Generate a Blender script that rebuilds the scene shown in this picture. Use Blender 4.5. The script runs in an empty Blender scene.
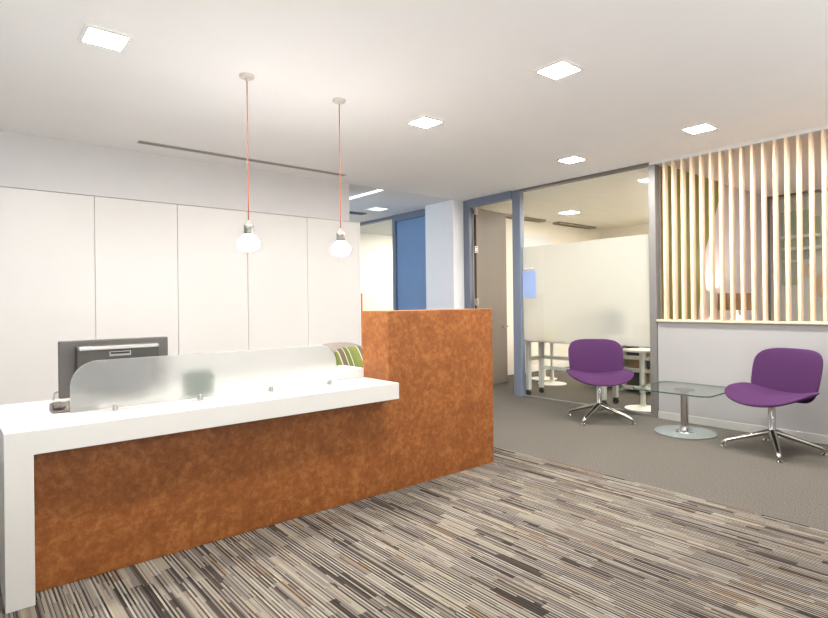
import bpy, bmesh, math, random
from mathutils import Vector, Matrix
random.seed(7)
PI = math.pi
S = bpy.context.scene
COL = S.collection

# ------------------------------------------------------------------ camera, sky, light, exposure
cd = bpy.data.cameras.new('camera'); cam = bpy.data.objects.new('camera', cd); COL.objects.link(cam)
cd.sensor_width = 36.0; cd.lens = 553.6 / 828 * 36; cd.shift_y = -(309 - 302.55) / 828; cd.clip_start = 0.05
_yaw, _roll = math.radians(39.9), math.radians(-0.682)
_F = Vector((math.sin(_yaw), math.cos(_yaw), 0)); _R = Vector((math.cos(_yaw), -math.sin(_yaw), 0)); _U = Vector((0, 0, 1))
_R2 = _R * math.cos(_roll) + _U * math.sin(_roll); _U2 = -_R * math.sin(_roll) + _U * math.cos(_roll)
m = Matrix.Identity(4)
for i in range(3):
    m[i][0], m[i][1], m[i][2] = _R2[i], _U2[i], -_F[i]
m[0][3], m[1][3], m[2][3] = 0, 0, 1.25
cam.matrix_world = m
S.camera = cam
W = bpy.data.worlds.new('sky'); S.world = W; W.use_nodes = True
W.node_tree.nodes['Background'].inputs[0].default_value = (0.75, 0.87, 1.0, 1)
W.node_tree.nodes['Background'].inputs[1].default_value = 0.35
S.view_settings.view_transform = 'Standard'; S.view_settings.look = 'None'
S.view_settings.exposure = 0.2; S.view_settings.gamma = 1.0; S.view_settings.use_curve_mapping = False
try:
    S.cycles.use_denoising = True
    S.cycles.max_bounces = 10; S.cycles.diffuse_bounces = 6; S.cycles.transparent_max_bounces = 16; S.cycles.transmission_bounces = 10
    S.cycles.sample_clamp_indirect = 6.0
except Exception:
    pass
DOWNLIGHT, PENDANT, MEET, SLOT = 390.0, 84.0, 66.0, 1.6

def area_lamp(name, loc, rot, sx, sy, power, col):
    l = bpy.data.lights.new(name, 'AREA'); l.shape = 'RECTANGLE'; l.size = sx; l.size_y = sy; l.energy = power; l.color = col
    o = bpy.data.objects.new(name, l); COL.objects.link(o); o.location = loc; o.rotation_euler = rot; return o
# daylight for the corridor window; back and left ones are added upward ceiling fill
area_lamp('ceiling_fill_back', (1.5, -2.3, 0.64), (math.radians(170), 0, 0), 7.0, 0.55, 330, (0.93, 0.97, 1.0))
area_lamp('ceiling_fill_left', (-2.3, 0.8, 0.64), (math.radians(165), 0, math.radians(-90)), 5.0, 0.55, 95, (0.93, 0.97, 1.0))
area_lamp('corridor_daylight', (2.66, 7.6, 1.5), (math.radians(90), 0, math.radians(-90)), 2.2, 2.0, 40, (0.62, 0.78, 1.0))

# ------------------------------------------------------------------ helpers
def lin(c):
    return tuple((v / 12.92 if v <= 0.04045 else ((v + 0.055) / 1.055) ** 2.4) for v in (x / 255 for x in c)) + (1.0,)

MATS = {}
def node_mat(name):
    mt = bpy.data.materials.new(name); mt.use_nodes = True
    nt = mt.node_tree; MATS[name] = mt
    return mt, nt, nt.nodes, nt.links, nt.nodes['Principled BSDF']
def plain(name, rgb, rough=0.5, metal=0.0, var=0.04, scale=6.0, bump=0.0, bscale=200, spec=0.5, coat=0.0, stretch=(1, 1, 1)):
    mt, nt, N, L, P = node_mat(name)
    tc = N.new('ShaderNodeTexCoord'); mp = N.new('ShaderNodeMapping'); mp.inputs['Scale'].default_value = stretch
    L.new(tc.outputs['Object'], mp.inputs[0])
    nz = N.new('ShaderNodeTexNoise'); nz.inputs['Scale'].default_value = scale; nz.inputs['Detail'].default_value = 3
    L.new(mp.outputs[0], nz.inputs[0])
    c = lin(rgb)
    rp = N.new('ShaderNodeValToRGB')
    rp.color_ramp.elements[0].color = tuple(max(0, v * (1 - var)) for v in c[:3]) + (1,)
    rp.color_ramp.elements[1].color = tuple(min(1, v * (1 + var)) for v in c[:3]) + (1,)
    rp.color_ramp.elements[0].position = 0.3; rp.color_ramp.elements[1].position = 0.7
    L.new(nz.outputs[0], rp.inputs[0]); L.new(rp.outputs[0], P.inputs['Base Color'])
    P.inputs['Roughness'].default_value = rough; P.inputs['Metallic'].default_value = metal
    P.inputs['Specular IOR Level'].default_value = spec
    if coat: P.inputs['Coat Weight'].default_value = coat; P.inputs['Coat Roughness'].default_value = 0.15
    if bump:
        n2 = N.new('ShaderNodeTexNoise'); n2.inputs['Scale'].default_value = bscale; n2.inputs['Detail'].default_value = 2
        L.new(mp.outputs[0], n2.inputs[0])
        b = N.new('ShaderNodeBump'); b.inputs['Strength'].default_value = bump; b.inputs['Distance'].default_value = 0.004
        L.new(n2.outputs[0], b.inputs['Height']); L.new(b.outputs[0], P.inputs['Normal'])
    return mt
def glow(name, rgb, strength):
    mt, nt, N, L, P = node_mat(name)
    P.inputs['Base Color'].default_value = (0.9, 0.9, 0.9, 1)
    P.inputs['Emission Color'].default_value = tuple(rgb) + (1,); P.inputs['Emission Strength'].default_value = strength
    return mt
def clear_glass(name, tint=(0.96, 0.985, 0.975), refl=1.0):
    mt, nt, N, L, P = node_mat(name); N.remove(P)
    out = N['Material Output']
    tr = N.new('ShaderNodeBsdfTransparent'); tr.inputs[0].default_value = tuple(tint) + (1,)
    gl = N.new('ShaderNodeBsdfGlossy'); gl.inputs['Roughness'].default_value = 0.02
    fr = N.new('ShaderNodeFresnel'); ge = N.new('ShaderNodeNewGeometry')
    bi = N.new('ShaderNodeMath'); bi.operation = 'MULTIPLY_ADD'; bi.inputs[1].default_value = 1 / 1.45 - 1.45; bi.inputs[2].default_value = 1.45
    L.new(ge.outputs['Backfacing'], bi.inputs[0]); L.new(bi.outputs[0], fr.inputs[0])
    mu = N.new('ShaderNodeMath'); mu.operation = 'MULTIPLY'; mu.inputs[1].default_value = refl; L.new(fr.outputs[0], mu.inputs[0])
    mx = N.new('ShaderNodeMixShader'); L.new(mu.outputs[0], mx.inputs[0]); L.new(tr.outputs[0], mx.inputs[1]); L.new(gl.outputs[0], mx.inputs[2])
    L.new(mx.outputs[0], out.inputs[0]); return mt

class MB:
    """collects shapes, then links them as one mesh object"""
    def __init__(s): s.bm = bmesh.new()
    def box(s, x0, x1, y0, y1, z0, z1, M=None):
        vs = [s.bm.verts.new((x, y, z)) for z in (z0, z1) for y in (y0, y1) for x in (x0, x1)]
        for f in ((0, 2, 3, 1), (4, 5, 7, 6), (0, 1, 5, 4), (2, 6, 7, 3), (0, 4, 6, 2), (1, 3, 7, 5)):
            s.bm.faces.new([vs[i] for i in f])
        if M is not None:
            for v in vs: v.co = M @ v.co
        return s
    def lathe(s, prof, cx=0, cy=0, cz=0, seg=40, M=None):
        rings = []
        for r, z in prof:
            if r < 1e-6: rings.append([s.bm.verts.new((cx, cy, cz + z))])
            else: rings.append([s.bm.verts.new((cx + r * math.cos(2 * PI * k / seg), cy + r * math.sin(2 * PI * k / seg), cz + z)) for k in range(seg)])
        for a, b in zip(rings, rings[1:]):
            for k in range(seg):
                k2 = (k + 1) % seg
                if len(a) == 1 and len(b) == 1: continue
                if len(a) == 1: s.bm.faces.new((a[0], b[k2], b[k]))
                elif len(b) == 1: s.bm.faces.new((a[k], a[k2], b[0]))
                else: s.bm.faces.new((a[k], a[k2], b[k2], b[k]))
        if len(rings[0]) > 1: s.bm.faces.new(list(reversed(rings[0])))
        if len(rings[-1]) > 1: s.bm.faces.new(rings[-1])
        if M is not None:
            for R in rings:
                for v in R: v.co = M @ v.co
        return s
    def cyl(s, r, z0, z1, cx=0, cy=0, seg=32, M=None): return s.lathe([(r, z0), (r, z1)], cx, cy, 0, seg, M)
    def tube(s, pts, rad, seg=10, flat=1.0):
        pts = [Vector(p) for p in pts]; n = len(pts)
        rad = rad if isinstance(rad, (list, tuple)) else [rad] * n
        rings = []; up = Vector((0, 0, 1))
        for i, p in enumerate(pts):
            t = (pts[min(i + 1, n - 1)] - pts[max(i - 1, 0)]).normalized()
            a = t.cross(up)
            if a.length < 1e-4: a = t.cross(Vector((0, 1, 0)))
            a.normalize(); b = a.cross(t).normalized()
            rings.append([s.bm.verts.new(p + a * rad[i] * math.cos(2 * PI * k / seg) + b * rad[i] * flat * math.sin(2 * PI * k / seg)) for k in range(seg)])
        for A, B in zip(rings, rings[1:]):
            for k in range(seg):
                k2 = (k + 1) % seg; s.bm.faces.new((A[k], A[k2], B[k2], B[k]))
        s.bm.faces.new(list(reversed(rings[0]))); s.bm.faces.new(rings[-1])
        return s
    def prism(s, poly, axis, a, b):
        """poly of 2-D points extruded along axis from a to b (axis 'x': (y,z), 'y': (x,z), 'z': (x,y))"""
        def P(p, t): return {'x': (t, p[0], p[1]), 'y': (p[0], t, p[1]), 'z': (p[0], p[1], t)}[axis]
        A = [s.bm.verts.new(P(p, a)) for p in poly]; B = [s.bm.verts.new(P(p, b)) for p in poly]; n = len(poly)
        s.bm.faces.new(A); s.bm.faces.new(list(reversed(B)))
        for k in range(n):
            k2 = (k + 1) % n; s.bm.faces.new((A[k2], A[k], B[k], B[k2]))
        return s
    def pad(s, a, b, n, T, deform, rings=12, seg=72, p=2.6):
        """cushion: superellipse outline a x b, thickness 2T with a rounded rim, bent by deform(u, v, w)"""
        def ring(r, w):
            o = []
            for k in range(seg):
                t = 2 * PI * k / seg; c, q = math.cos(t), math.sin(t)
                x = a * math.copysign(abs(c) ** (2 / n), c) * r; y = b * math.copysign(abs(q) ** (2 / n), q) * r
                o.append(s.bm.verts.new(deform(x, y, w)))
            return o
        rr = [math.sin(PI / 2 * (i + 1) / rings) for i in range(rings)]
        h = [T * max(0, 1 - r ** p) ** (1 / p) for r in rr]
        top = [ring(r, w) for r, w in zip(rr, h)]; bot = [ring(r, -w) for r, w in zip(rr[:-1], h[:-1])]
        ct = s.bm.verts.new(deform(0, 0, T)); cb = s.bm.verts.new(deform(0, 0, -T))
        for k in range(seg):
            k2 = (k + 1) % seg
            s.bm.faces.new((ct, top[0][k], top[0][k2])); s.bm.faces.new((cb, bot[0][k2], bot[0][k]))
            for A, B in zip(top, top[1:]): s.bm.faces.new((A[k], B[k], B[k2], A[k2]))
            Bt = bot + [top[-1]]
            for A, B in zip(Bt, Bt[1:]): s.bm.faces.new((A[k], A[k2], B[k2], B[k]))
        return s
    def build(s, name, mat, parent=None, bevel=0.0, bseg=2, smooth=None, origin=None, world=True):
        bmesh.ops.recalc_face_normals(s.bm, faces=s.bm.faces[:])
        off = Vector((0, 0, 0))
        if origin is not None: off = Vector(origin)
        elif parent is not None and world:
            q = parent
            while q is not None: off += Vector(q.location); q = q.parent
        if off.length > 0: bmesh.ops.translate(s.bm, verts=s.bm.verts[:], vec=-off)
        me = bpy.data.meshes.new(name); s.bm.to_mesh(me); s.bm.free()
        o = bpy.data.objects.new(name, me); COL.objects.link(o)
        if isinstance(mat, (list, tuple)):
            for q in mat: me.materials.append(q)
        else: me.materials.append(mat)
        if origin is not None: o.location = origin
        if parent is not None: o.parent = parent
        if bevel:
            b = o.modifiers.new('bevel', 'BEVEL'); b.width = bevel; b.segments = bseg; b.limit_method = 'ANGLE'; b.angle_limit = math.radians(40)
        if smooth:
            for f in me.polygons: f.use_smooth = True
            if smooth is not True: me.set_sharp_from_angle(angle=math.radians(smooth))
        return o
def tag(o, label, cat, group=None):
    o['label'] = label; o['category'] = cat
    if group: o['group'] = group
    return o
def empty(name, loc, rz=0.0):
    o = bpy.data.objects.new(name, None); COL.objects.link(o); o.location = loc; o.rotation_euler = (0, 0, rz); o.empty_display_size = 0.1
    return o
def thing(name, label, cat, loc, rz=0.0, group=None): return tag(empty(name, loc, rz), label, cat, group)
def struct(o): o['kind'] = 'structure'; return o
def copy_tree(o, parent=None):
    c = o.copy(); COL.objects.link(c)
    if parent is not None: c.parent = parent
    for ch in [q for q in bpy.data.objects if q.parent == o]: copy_tree(ch, c)
    return c

# ------------------------------------------------------------------ materials
ceil_m = plain('ceiling_paint', (244, 242, 240), 0.9, var=0.01, scale=2)
wall_m = plain('white_wall_paint', (232, 229, 224), 0.85, var=0.012, scale=3)
grey_wall_m = plain('pale_grey_paint', (160, 157, 155), 0.32, var=0.012, scale=3)
cream_m = plain('cream_wall_paint', (236, 231, 218), 0.85, var=0.015, scale=3)
lam_m = plain('white_laminate', (240, 236, 230), 0.35, var=0.01, scale=2)
cupboard_m = plain('cupboard_laminate', (219, 215, 210), 0.4, var=0.008, scale=2)
solid_m = plain('white_solid_surface', (220, 216, 209), 0.3, var=0.008, scale=3)
gap_m = plain('shadow_gap_lining', (186, 182, 176), 0.8, var=0.03)
steel_frame_m = plain('grey_anodised_frame', (122, 119, 115), 0.45, 0.3, var=0.03)
blue_frame_m = plain('blue_grey_frame_paint', (116, 124, 139), 0.4, 0.1, var=0.03)
blue_door_m = plain('blue_door_paint', (116, 146, 182), 0.45, var=0.04, scale=2)
taupe_m = plain('taupe_door_laminate', (112, 105, 96), 0.4, var=0.04, scale=2, stretch=(4, 4, 0.3))
brown_edge_m = plain('brown_door_edge', (88, 66, 44), 0.5, var=0.1)
chrome_m = plain('polished_chrome', (205, 203, 200), 0.12, 1.0, var=0.02)
alu_m = plain('polished_aluminium', (176, 172, 165), 0.22, 1.0, var=0.04)
nickel_m = plain('brushed_nickel', (190, 185, 178), 0.35, 1.0, var=0.05, stretch=(30, 30, 1))
wood_m = plain('pale_slat_wood', (216, 192, 162), 0.55, var=0.09, scale=12, stretch=(6, 6, 0.5))
sill_m = plain('pale_sill_wood', (206, 186, 158), 0.5, var=0.07, scale=12, stretch=(6, 0.6, 6))
green_m = plain('olive_green_paint', (152, 150, 90), 0.8, var=0.03)
mauve_m = plain('pale_mauve_paint', (226, 214, 214), 0.85, var=0.015)
palegreen_m = plain('pale_green_panel', (186, 198, 172), 0.7, var=0.04)
dark_m = plain('dark_grey_plastic', (84, 79, 75), 0.45, var=0.05)
dark2_m = plain('charcoal_plastic', (66, 63, 59), 0.5, var=0.06)
silver_m = plain('silver_plastic', (176, 172, 168), 0.3, 0.5, var=0.04)
black_m = plain('black_rubber', (38, 36, 35), 0.6, var=0.1)
orange_m = plain('orange_cord_fabric', (172, 90, 56), 0.7, var=0.06, scale=80)
rust_m = plain('orange_screen_fabric', (196, 104, 48), 0.7, var=0.06, scale=40)
white_metal_m = plain('white_powder_coat', (236, 234, 226), 0.4, var=0.02)
pale_steel_m = plain('pale_grey_powder_coat', (214, 213, 206), 0.4, var=0.02)
shade_m = plain('brown_lamp_shade', (150, 118, 84), 0.8, var=0.06, scale=30)
yellow_m = plain('yellow_card', (222, 196, 96), 0.7, var=0.05)
poster_m = plain('pale_blue_paper', (160, 182, 226), 0.7, var=0.04, scale=5)
dkgreen_m = plain('dark_green_plastic', (36, 62, 38), 0.6, var=0.1)
tan_m = plain('tan_card', (150, 128, 96), 0.8, var=0.06)
grey_fab_m = plain('grey_upholstery', (142, 132, 124), 0.9, var=0.08, scale=60, bump=0.3, bscale=400)

def purple():
    mt, nt, N, L, P = node_mat('purple_wool')
    tc = N.new('ShaderNodeTexCoord'); n1 = N.new('ShaderNodeTexNoise'); n1.inputs['Scale'].default_value = 500
    L.new(tc.outputs['Object'], n1.inputs[0])
    rp = N.new('ShaderNodeValToRGB'); rp.color_ramp.elements[0].color = lin((56, 30, 62)); rp.color_ramp.elements[1].color = lin((78, 43, 83))
    L.new(n1.outputs[0], rp.inputs[0]); L.new(rp.outputs[0], P.inputs['Base Color'])
    P.inputs['Roughness'].default_value = 0.85; P.inputs['Sheen Weight'].default_value = 0.12; P.inputs['Sheen Roughness'].default_value = 0.4
    P.inputs['Sheen Tint'].default_value = lin((190, 120, 205)); P.inputs['Specular IOR Level'].default_value = 0.15
    b = N.new('ShaderNodeBump'); b.inputs['Strength'].default_value = 0.25; b.inputs['Distance'].default_value = 0.002
    L.new(n1.outputs[0], b.inputs['Height']); L.new(b.outputs[0], P.inputs['Normal']); return mt
purple_m = purple()

def copper():
    mt, nt, N, L, P = node_mat('copper_patina_laminate')
    tc = N.new('ShaderNodeTexCoord')
    def noise(sc, det, dist, rough=0.55):
        n = N.new('ShaderNodeTexNoise'); n.inputs['Scale'].default_value = sc; n.inputs['Detail'].default_value = det
        n.inputs['Distortion'].default_value = dist; n.inputs['Roughness'].default_value = rough; L.new(tc.outputs['Object'], n.inputs[0]); return n
    a = noise(30, 4, 0.4, 0.6); b = noise(6, 3, 0.5); c = noise(90, 3, 0.3)
    m1 = N.new('ShaderNodeMath'); m1.operation = 'MULTIPLY_ADD'; m1.inputs[1].default_value = 0.55; L.new(a.outputs[0], m1.inputs[0])
    m2 = N.new('ShaderNodeMath'); m2.operation = 'MULTIPLY_ADD'; m2.inputs[1].default_value = 0.3; L.new(b.outputs[0], m2.inputs[0])
    m3 = N.new('ShaderNodeMath'); m3.operation = 'MULTIPLY'; m3.inputs[1].default_value = 0.15; L.new(c.outputs[0], m3.inputs[0])
    L.new(m3.outputs[0], m2.inputs[2]); L.new(m2.outputs[0], m1.inputs[2])
    rp = N.new('ShaderNodeValToRGB'); e = rp.color_ramp.elements
    e[0].position = 0.32; e[0].color = lin((116, 67, 32)); e[1].position = 0.72; e[1].color = lin((184, 122, 70))
    x = e.new(0.5); x.color = lin((144, 85, 40))
    L.new(m1.outputs[0], rp.inputs[0]); L.new(rp.outputs[0], P.inputs['Base Color'])
    P.inputs['Roughness'].default_value = 0.42; P.inputs['Specular IOR Level'].default_value = 0.4
    return mt
copper_m = copper()

def striped_carpet():
    mt, nt, N, L, P = node_mat('striped_carpet')
    tc = N.new('ShaderNodeTexCoord'); sp = N.new('ShaderNodeSeparateXYZ'); L.new(tc.outputs['Object'], sp.inputs[0])
    def mth(op, a, b=None, c=None):
        n = N.new('ShaderNodeMath'); n.operation = op
        for i, v in enumerate((a, b, c)):
            if v is None: continue
            if isinstance(v, (int, float)): n.inputs[i].default_value = v
            else: L.new(v, n.inputs[i])
        return n.outputs[0]
    def wn(x, y, z):
        cb = N.new('ShaderNodeCombineXYZ')
        for i, v in enumerate((x, y, z)):
            if isinstance(v, (int, float)): cb.inputs[i].default_value = v
            else: L.new(v, cb.inputs[i])
        w = N.new('ShaderNodeTexWhiteNoise'); w.noise_dimensions = '3D'; L.new(cb.outputs[0], w.inputs['Vector']); return w.outputs['Value']
    X, Y = sp.outputs[0], sp.outputs[1]
    PER = 0.0165
    u = mth('DIVIDE', X, PER); col = mth('FLOOR', u); t = mth('FRACT', u)
    grp = mth('FLOOR', mth('DIVIDE', X, PER * 3))
    def seg(idx, k, ln): return mth('FLOOR', mth('DIVIDE', mth('ADD', Y, mth('MULTIPLY', wn(idx, 0.0, k), 3.0)), ln))
    gs = seg(grp, 1.3, 0.27); gv = wn(grp, gs, 2.1); gw = wn(grp, gs, 9.7)
    av = wn(col, seg(col, 4.7, 0.38), 5.2); bv = wn(col, seg(col, 7.9, 0.5), 8.4)
    A = mth('ADD', mth('MULTIPLY', gv, 0.48), mth('MULTIPLY', av, 0.52))
    B = mth('ADD', mth('MULTIPLY', gw, 0.45), mth('MULTIPLY', bv, 0.55))
    def ramp(v, stops):
        r = N.new('ShaderNodeValToRGB'); r.color_ramp.interpolation = 'CONSTANT'; e = r.color_ramp.elements
        e[0].position = stops[0][0]; e[0].color = lin(stops[0][1]); e[1].position = stops[1][0]; e[1].color = lin(stops[1][1])
        for p, c in stops[2:]: x = e.new(p); x.color = lin(c)
        L.new(v, r.inputs[0]); return r.outputs[0]
    cA = ramp(A, [(0, (64, 58, 55)), (0.28, (94, 86, 81)), (0.42, (130, 121, 113)), (0.52, (112, 96, 82)), (0.58, (166, 157, 149)), (0.72, (196, 184, 166))])
    cB = ramp(B, [(0, (92, 84, 80)), (0.24, (162, 153, 145)), (0.36, (198, 189, 175)), (0.5, (184, 176, 169)), (0.62, (214, 205, 188)), (0.74, (188, 164, 140)), (0.8, (220, 213, 202))])
    mx = N.new('ShaderNodeMix'); mx.data_type = 'RGBA'
    st = mth('GREATER_THAN', t, 0.5)
    L.new(st, mx.inputs['Factor']); L.new(cA, mx.inputs['A']); L.new(cB, mx.inputs['B'])
    dl = mth('MULTIPLY', mth('LESS_THAN', t, 0.16), mth('LESS_THAN', wn(col, seg(col, 3.3, 0.6), 6.6), 0.45))
    m_2 = N.new('ShaderNodeMix'); m_2.data_type = 'RGBA'; L.new(dl, m_2.inputs['Factor']); L.new(mx.outputs['Result'], m_2.inputs['A']); m_2.inputs['B'].default_value = lin((56, 49, 45)); mx = m_2
    nz = N.new('ShaderNodeTexNoise'); nz.inputs['Scale'].default_value = 260; L.new(tc.outputs['Object'], nz.inputs[0])
    mm = N.new('ShaderNodeMix'); mm.data_type = 'RGBA'; mm.blend_type = 'MULTIPLY'; mm.inputs['Factor'].default_value = 0.35
    L.new(mx.outputs['Result'], mm.inputs['A']); L.new(nz.outputs['Color'], mm.inputs['B'])
    hs = N.new('ShaderNodeHueSaturation'); hs.inputs['Value'].default_value = 0.47; hs.inputs['Saturation'].default_value = 1.2; L.new(mm.outputs['Result'], hs.inputs['Color'])
    L.new(hs.outputs[0], P.inputs['Base Color']); P.inputs['Roughness'].default_value = 0.95; P.inputs['Specular IOR Level'].default_value = 0.1
    b = N.new('ShaderNodeBump'); b.inputs['Strength'].default_value = 0.3; b.inputs['Distance'].default_value = 0.003
    L.new(nz.outputs[0], b.inputs['Height']); L.new(b.outputs[0], P.inputs['Normal'])
    return mt
stripe_m = striped_carpet()
grey_carpet_m = plain('grey_brown_carpet', (95, 90, 83), 0.95, var=0.4, scale=60, bump=0.5, bscale=260, spec=0.1, stretch=(1, 3, 1))

glass_m = clear_glass('clear_glass')
pane_m = clear_glass('partition_glass', (0.97, 0.985, 0.97), 0.75)
table_glass_m = clear_glass('table_glass', (0.955, 0.985, 0.97), 1.0)
edge_glass_m = plain('green_glass_edge', (66, 96, 84), 0.15, var=0.06)
def frosted(name, rough, white, tint):
    mt, nt, N, L, P = node_mat(name); N.remove(P); out = N['Material Output']
    rf = N.new('ShaderNodeBsdfRefraction'); rf.inputs['Roughness'].default_value = rough; rf.inputs['IOR'].default_value = 1.35; rf.inputs[0].default_value = tuple(tint) + (1,)
    tl = N.new('ShaderNodeBsdfTranslucent'); tl.inputs[0].default_value = tuple(tint) + (1,)
    df = N.new('ShaderNodeBsdfDiffuse'); df.inputs[0].default_value = tuple(tint) + (1,)
    m0 = N.new('ShaderNodeMixShader'); m0.inputs[0].default_value = 0.45; L.new(tl.outputs[0], m0.inputs[1]); L.new(df.outputs[0], m0.inputs[2])
    m1 = N.new('ShaderNodeMixShader'); m1.inputs[0].default_value = white; L.new(rf.outputs[0], m1.inputs[1]); L.new(m0.outputs[0], m1.inputs[2])
    L.new(m1.outputs[0], out.inputs[0]); return mt, N, L, m1, out
frost_m = frosted('frosted_screen_glass', 0.46, 0.2, (0.985, 0.992, 0.985))[0]
def film():
    mt, nt, N, L, P = node_mat('white_etch_film'); N.remove(P); out = N['Material Output']
    tr = N.new('ShaderNodeBsdfTransparent'); tl = N.new('ShaderNodeBsdfTranslucent'); tl.inputs[0].default_value = (0.97, 0.96, 0.94, 1)
    df = N.new('ShaderNodeBsdfDiffuse'); df.inputs[0].default_value = (0.95, 0.95, 0.94, 1)
    nz = N.new('ShaderNodeTexNoise'); nz.inputs['Scale'].default_value = 900
    rp = N.new('ShaderNodeMapRange'); rp.inputs['To Min'].default_value = 0.34; rp.inputs['To Max'].default_value = 0.46; L.new(nz.outputs[0], rp.inputs['Value'])
    a = N.new('ShaderNodeMixShader'); a.inputs[0].default_value = 0.3; L.new(tl.outputs[0], a.inputs[1]); L.new(df.outputs[0], a.inputs[2])
    b = N.new('ShaderNodeMixShader'); L.new(rp.outputs[0], b.inputs[0]); L.new(tr.outputs[0], b.inputs[1]); L.new(a.outputs[0], b.inputs[2])
    L.new(b.outputs[0], out.inputs[0]); return mt
film_m = film()
etch_m = frosted('etched_glass', 0.4, 0.06, (0.985, 0.985, 0.975))[0]
downlight_m = glow('downlight_diffuser_glow', (1.0, 0.985, 0.965), DOWNLIGHT)
meet_light_m = glow('meeting_room_panel_glow', (1.0, 0.945, 0.85), MEET)
slot_m = glow('slot_light_glow', (0.95, 0.97, 1.0), SLOT)
bulb_m = glow('opal_bulb_glow', (1.0, 0.985, 0.96), PENDANT)

# ------------------------------------------------------------------ room shell
ZC = 2.713; XW = 5.718; YS = 5.69; XCAR = 3.589; XL = -2.6; YB = -2.6
struct(MB().box(XL, XCAR, YB, 9.6, -0.12, 0).build('floor', stripe_m))
struct(MB().box(XCAR, 12.2, YB, 9.6, -0.12, 0).build('floor_lounge', grey_carpet_m))
struct(MB().box(XL, 12.2, YB, YS, ZC, ZC + 0.12).build('ceiling', ceil_m))
struct(MB().box(XL, 12.2, YS, 9.6, ZC, ZC + 0.12).build('ceiling_corridor', plain('corridor_ceiling_paint', (226, 225, 224), 0.9, var=0.01)))
struct(MB().box(XL - 0.12, XL, YB - 0.12, -1.8, 0, ZC).box(XL - 0.12, XL, 5.0, 9.6, 0, ZC).box(XL - 0.12, XL, -1.8, 3.4, 0, 0.6).box(XL - 0.12, XL, -1.8, 3.4, 2.5, ZC).build('wall_left', wall_m))
b = MB()
b.box(XL, 12.2, YB - 0.14, YB, 0, 0.55).box(XL, 12.2, YB - 0.14, YB, 2.55, ZC)
b.box(XL, -2.1, YB - 0.14, YB, 0.55, 2.55).box(5.1, 12.2, YB - 0.14, YB, 0.55, 2.55)
struct(b.build('wall_back', wall_m))
wn = struct(empty('added_window_back', (1.5, YB, 0.55)))  # unseen window, added to bring light in behind the camera
b = MB()
for k in range(6):
    x = -2.1 + k * 1.44; b.box(x - 0.03, x + 0.03, YB - 0.1, YB - 0.04, 0.55, 2.55)
b.box(-2.1, 5.1, YB - 0.1, YB - 0.04, 0.55, 0.61).box(-2.1, 5.1, YB - 0.1, YB - 0.04, 2.49, 2.55)
b.build('window_frame', steel_frame_m, wn)
MB().box(-2.07, 5.07, YB - 0.075, YB - 0.065, 0.6, 2.5).build('window_pane', glass_m, wn)
struct(MB().box(-2.1, 5.1, YB, YB + 0.62, 0.56, 0.62).build('added_sill_back', lam_m)); struct(MB().box(XL, XL + 0.62, -1.7, 3.3, 0.56, 0.62).build('added_sill_left', lam_m))  # unseen shelves added under the upward fill lamps
wn = struct(empty('added_window_left', (XL, 0.8, 0.6)))  # unseen window, added for light from the left
b = MB()
for k in range(6): b.box(XL - 0.09, XL - 0.03, -1.8 + k * 1.028, -1.74 + k * 1.028, 0.6, 2.5)
b.box(XL - 0.09, XL - 0.03, -1.8, 3.4, 0.6, 0.66).box(XL - 0.09, XL - 0.03, -1.8, 3.4, 2.44, 2.5); b.build('window_frame', steel_frame_m, wn)
MB().box(XL - 0.065, XL - 0.055, -1.77, 3.37, 0.65, 2.45).build('window_pane', glass_m, wn)
# bulkhead over the cupboards
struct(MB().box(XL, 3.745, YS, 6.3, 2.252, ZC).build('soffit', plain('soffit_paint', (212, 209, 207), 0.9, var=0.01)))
# corridor wall behind the cupboards with its window
b = MB(); b.box(2.5, 2.62, 6.3, 6.5, 0, ZC).box(2.5, 2.62, 8.7, 9.6, 0, ZC).box(2.5, 2.62, 6.5, 8.7, 0, 0.5).box(2.5, 2.62, 6.5, 8.7, 2.5, ZC)
struct(b.build('wall_corridor', wall_m))
wn = struct(empty('window_4', (2.56, 7.6, 0.5)))
b = MB()
for k in range(3): b.box(2.53, 2.58, 6.5 + k * 1.07, 6.56 + k * 1.07, 0.5, 2.5)
b.box(2.53, 2.58, 6.5, 8.7, 0.5, 0.56).box(2.53, 2.58, 6.5, 8.7, 2.44, 2.5); b.build('window_frame', steel_frame_m, wn)
MB().box(2.55, 2.56, 6.54, 8.66, 0.55, 2.45).build('window_pane', glass_m, wn)
struct(MB().box(2.62, 12.2, 9.5, 9.6, 0, ZC).build('wall_corridor_end', wall_m))

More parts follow.
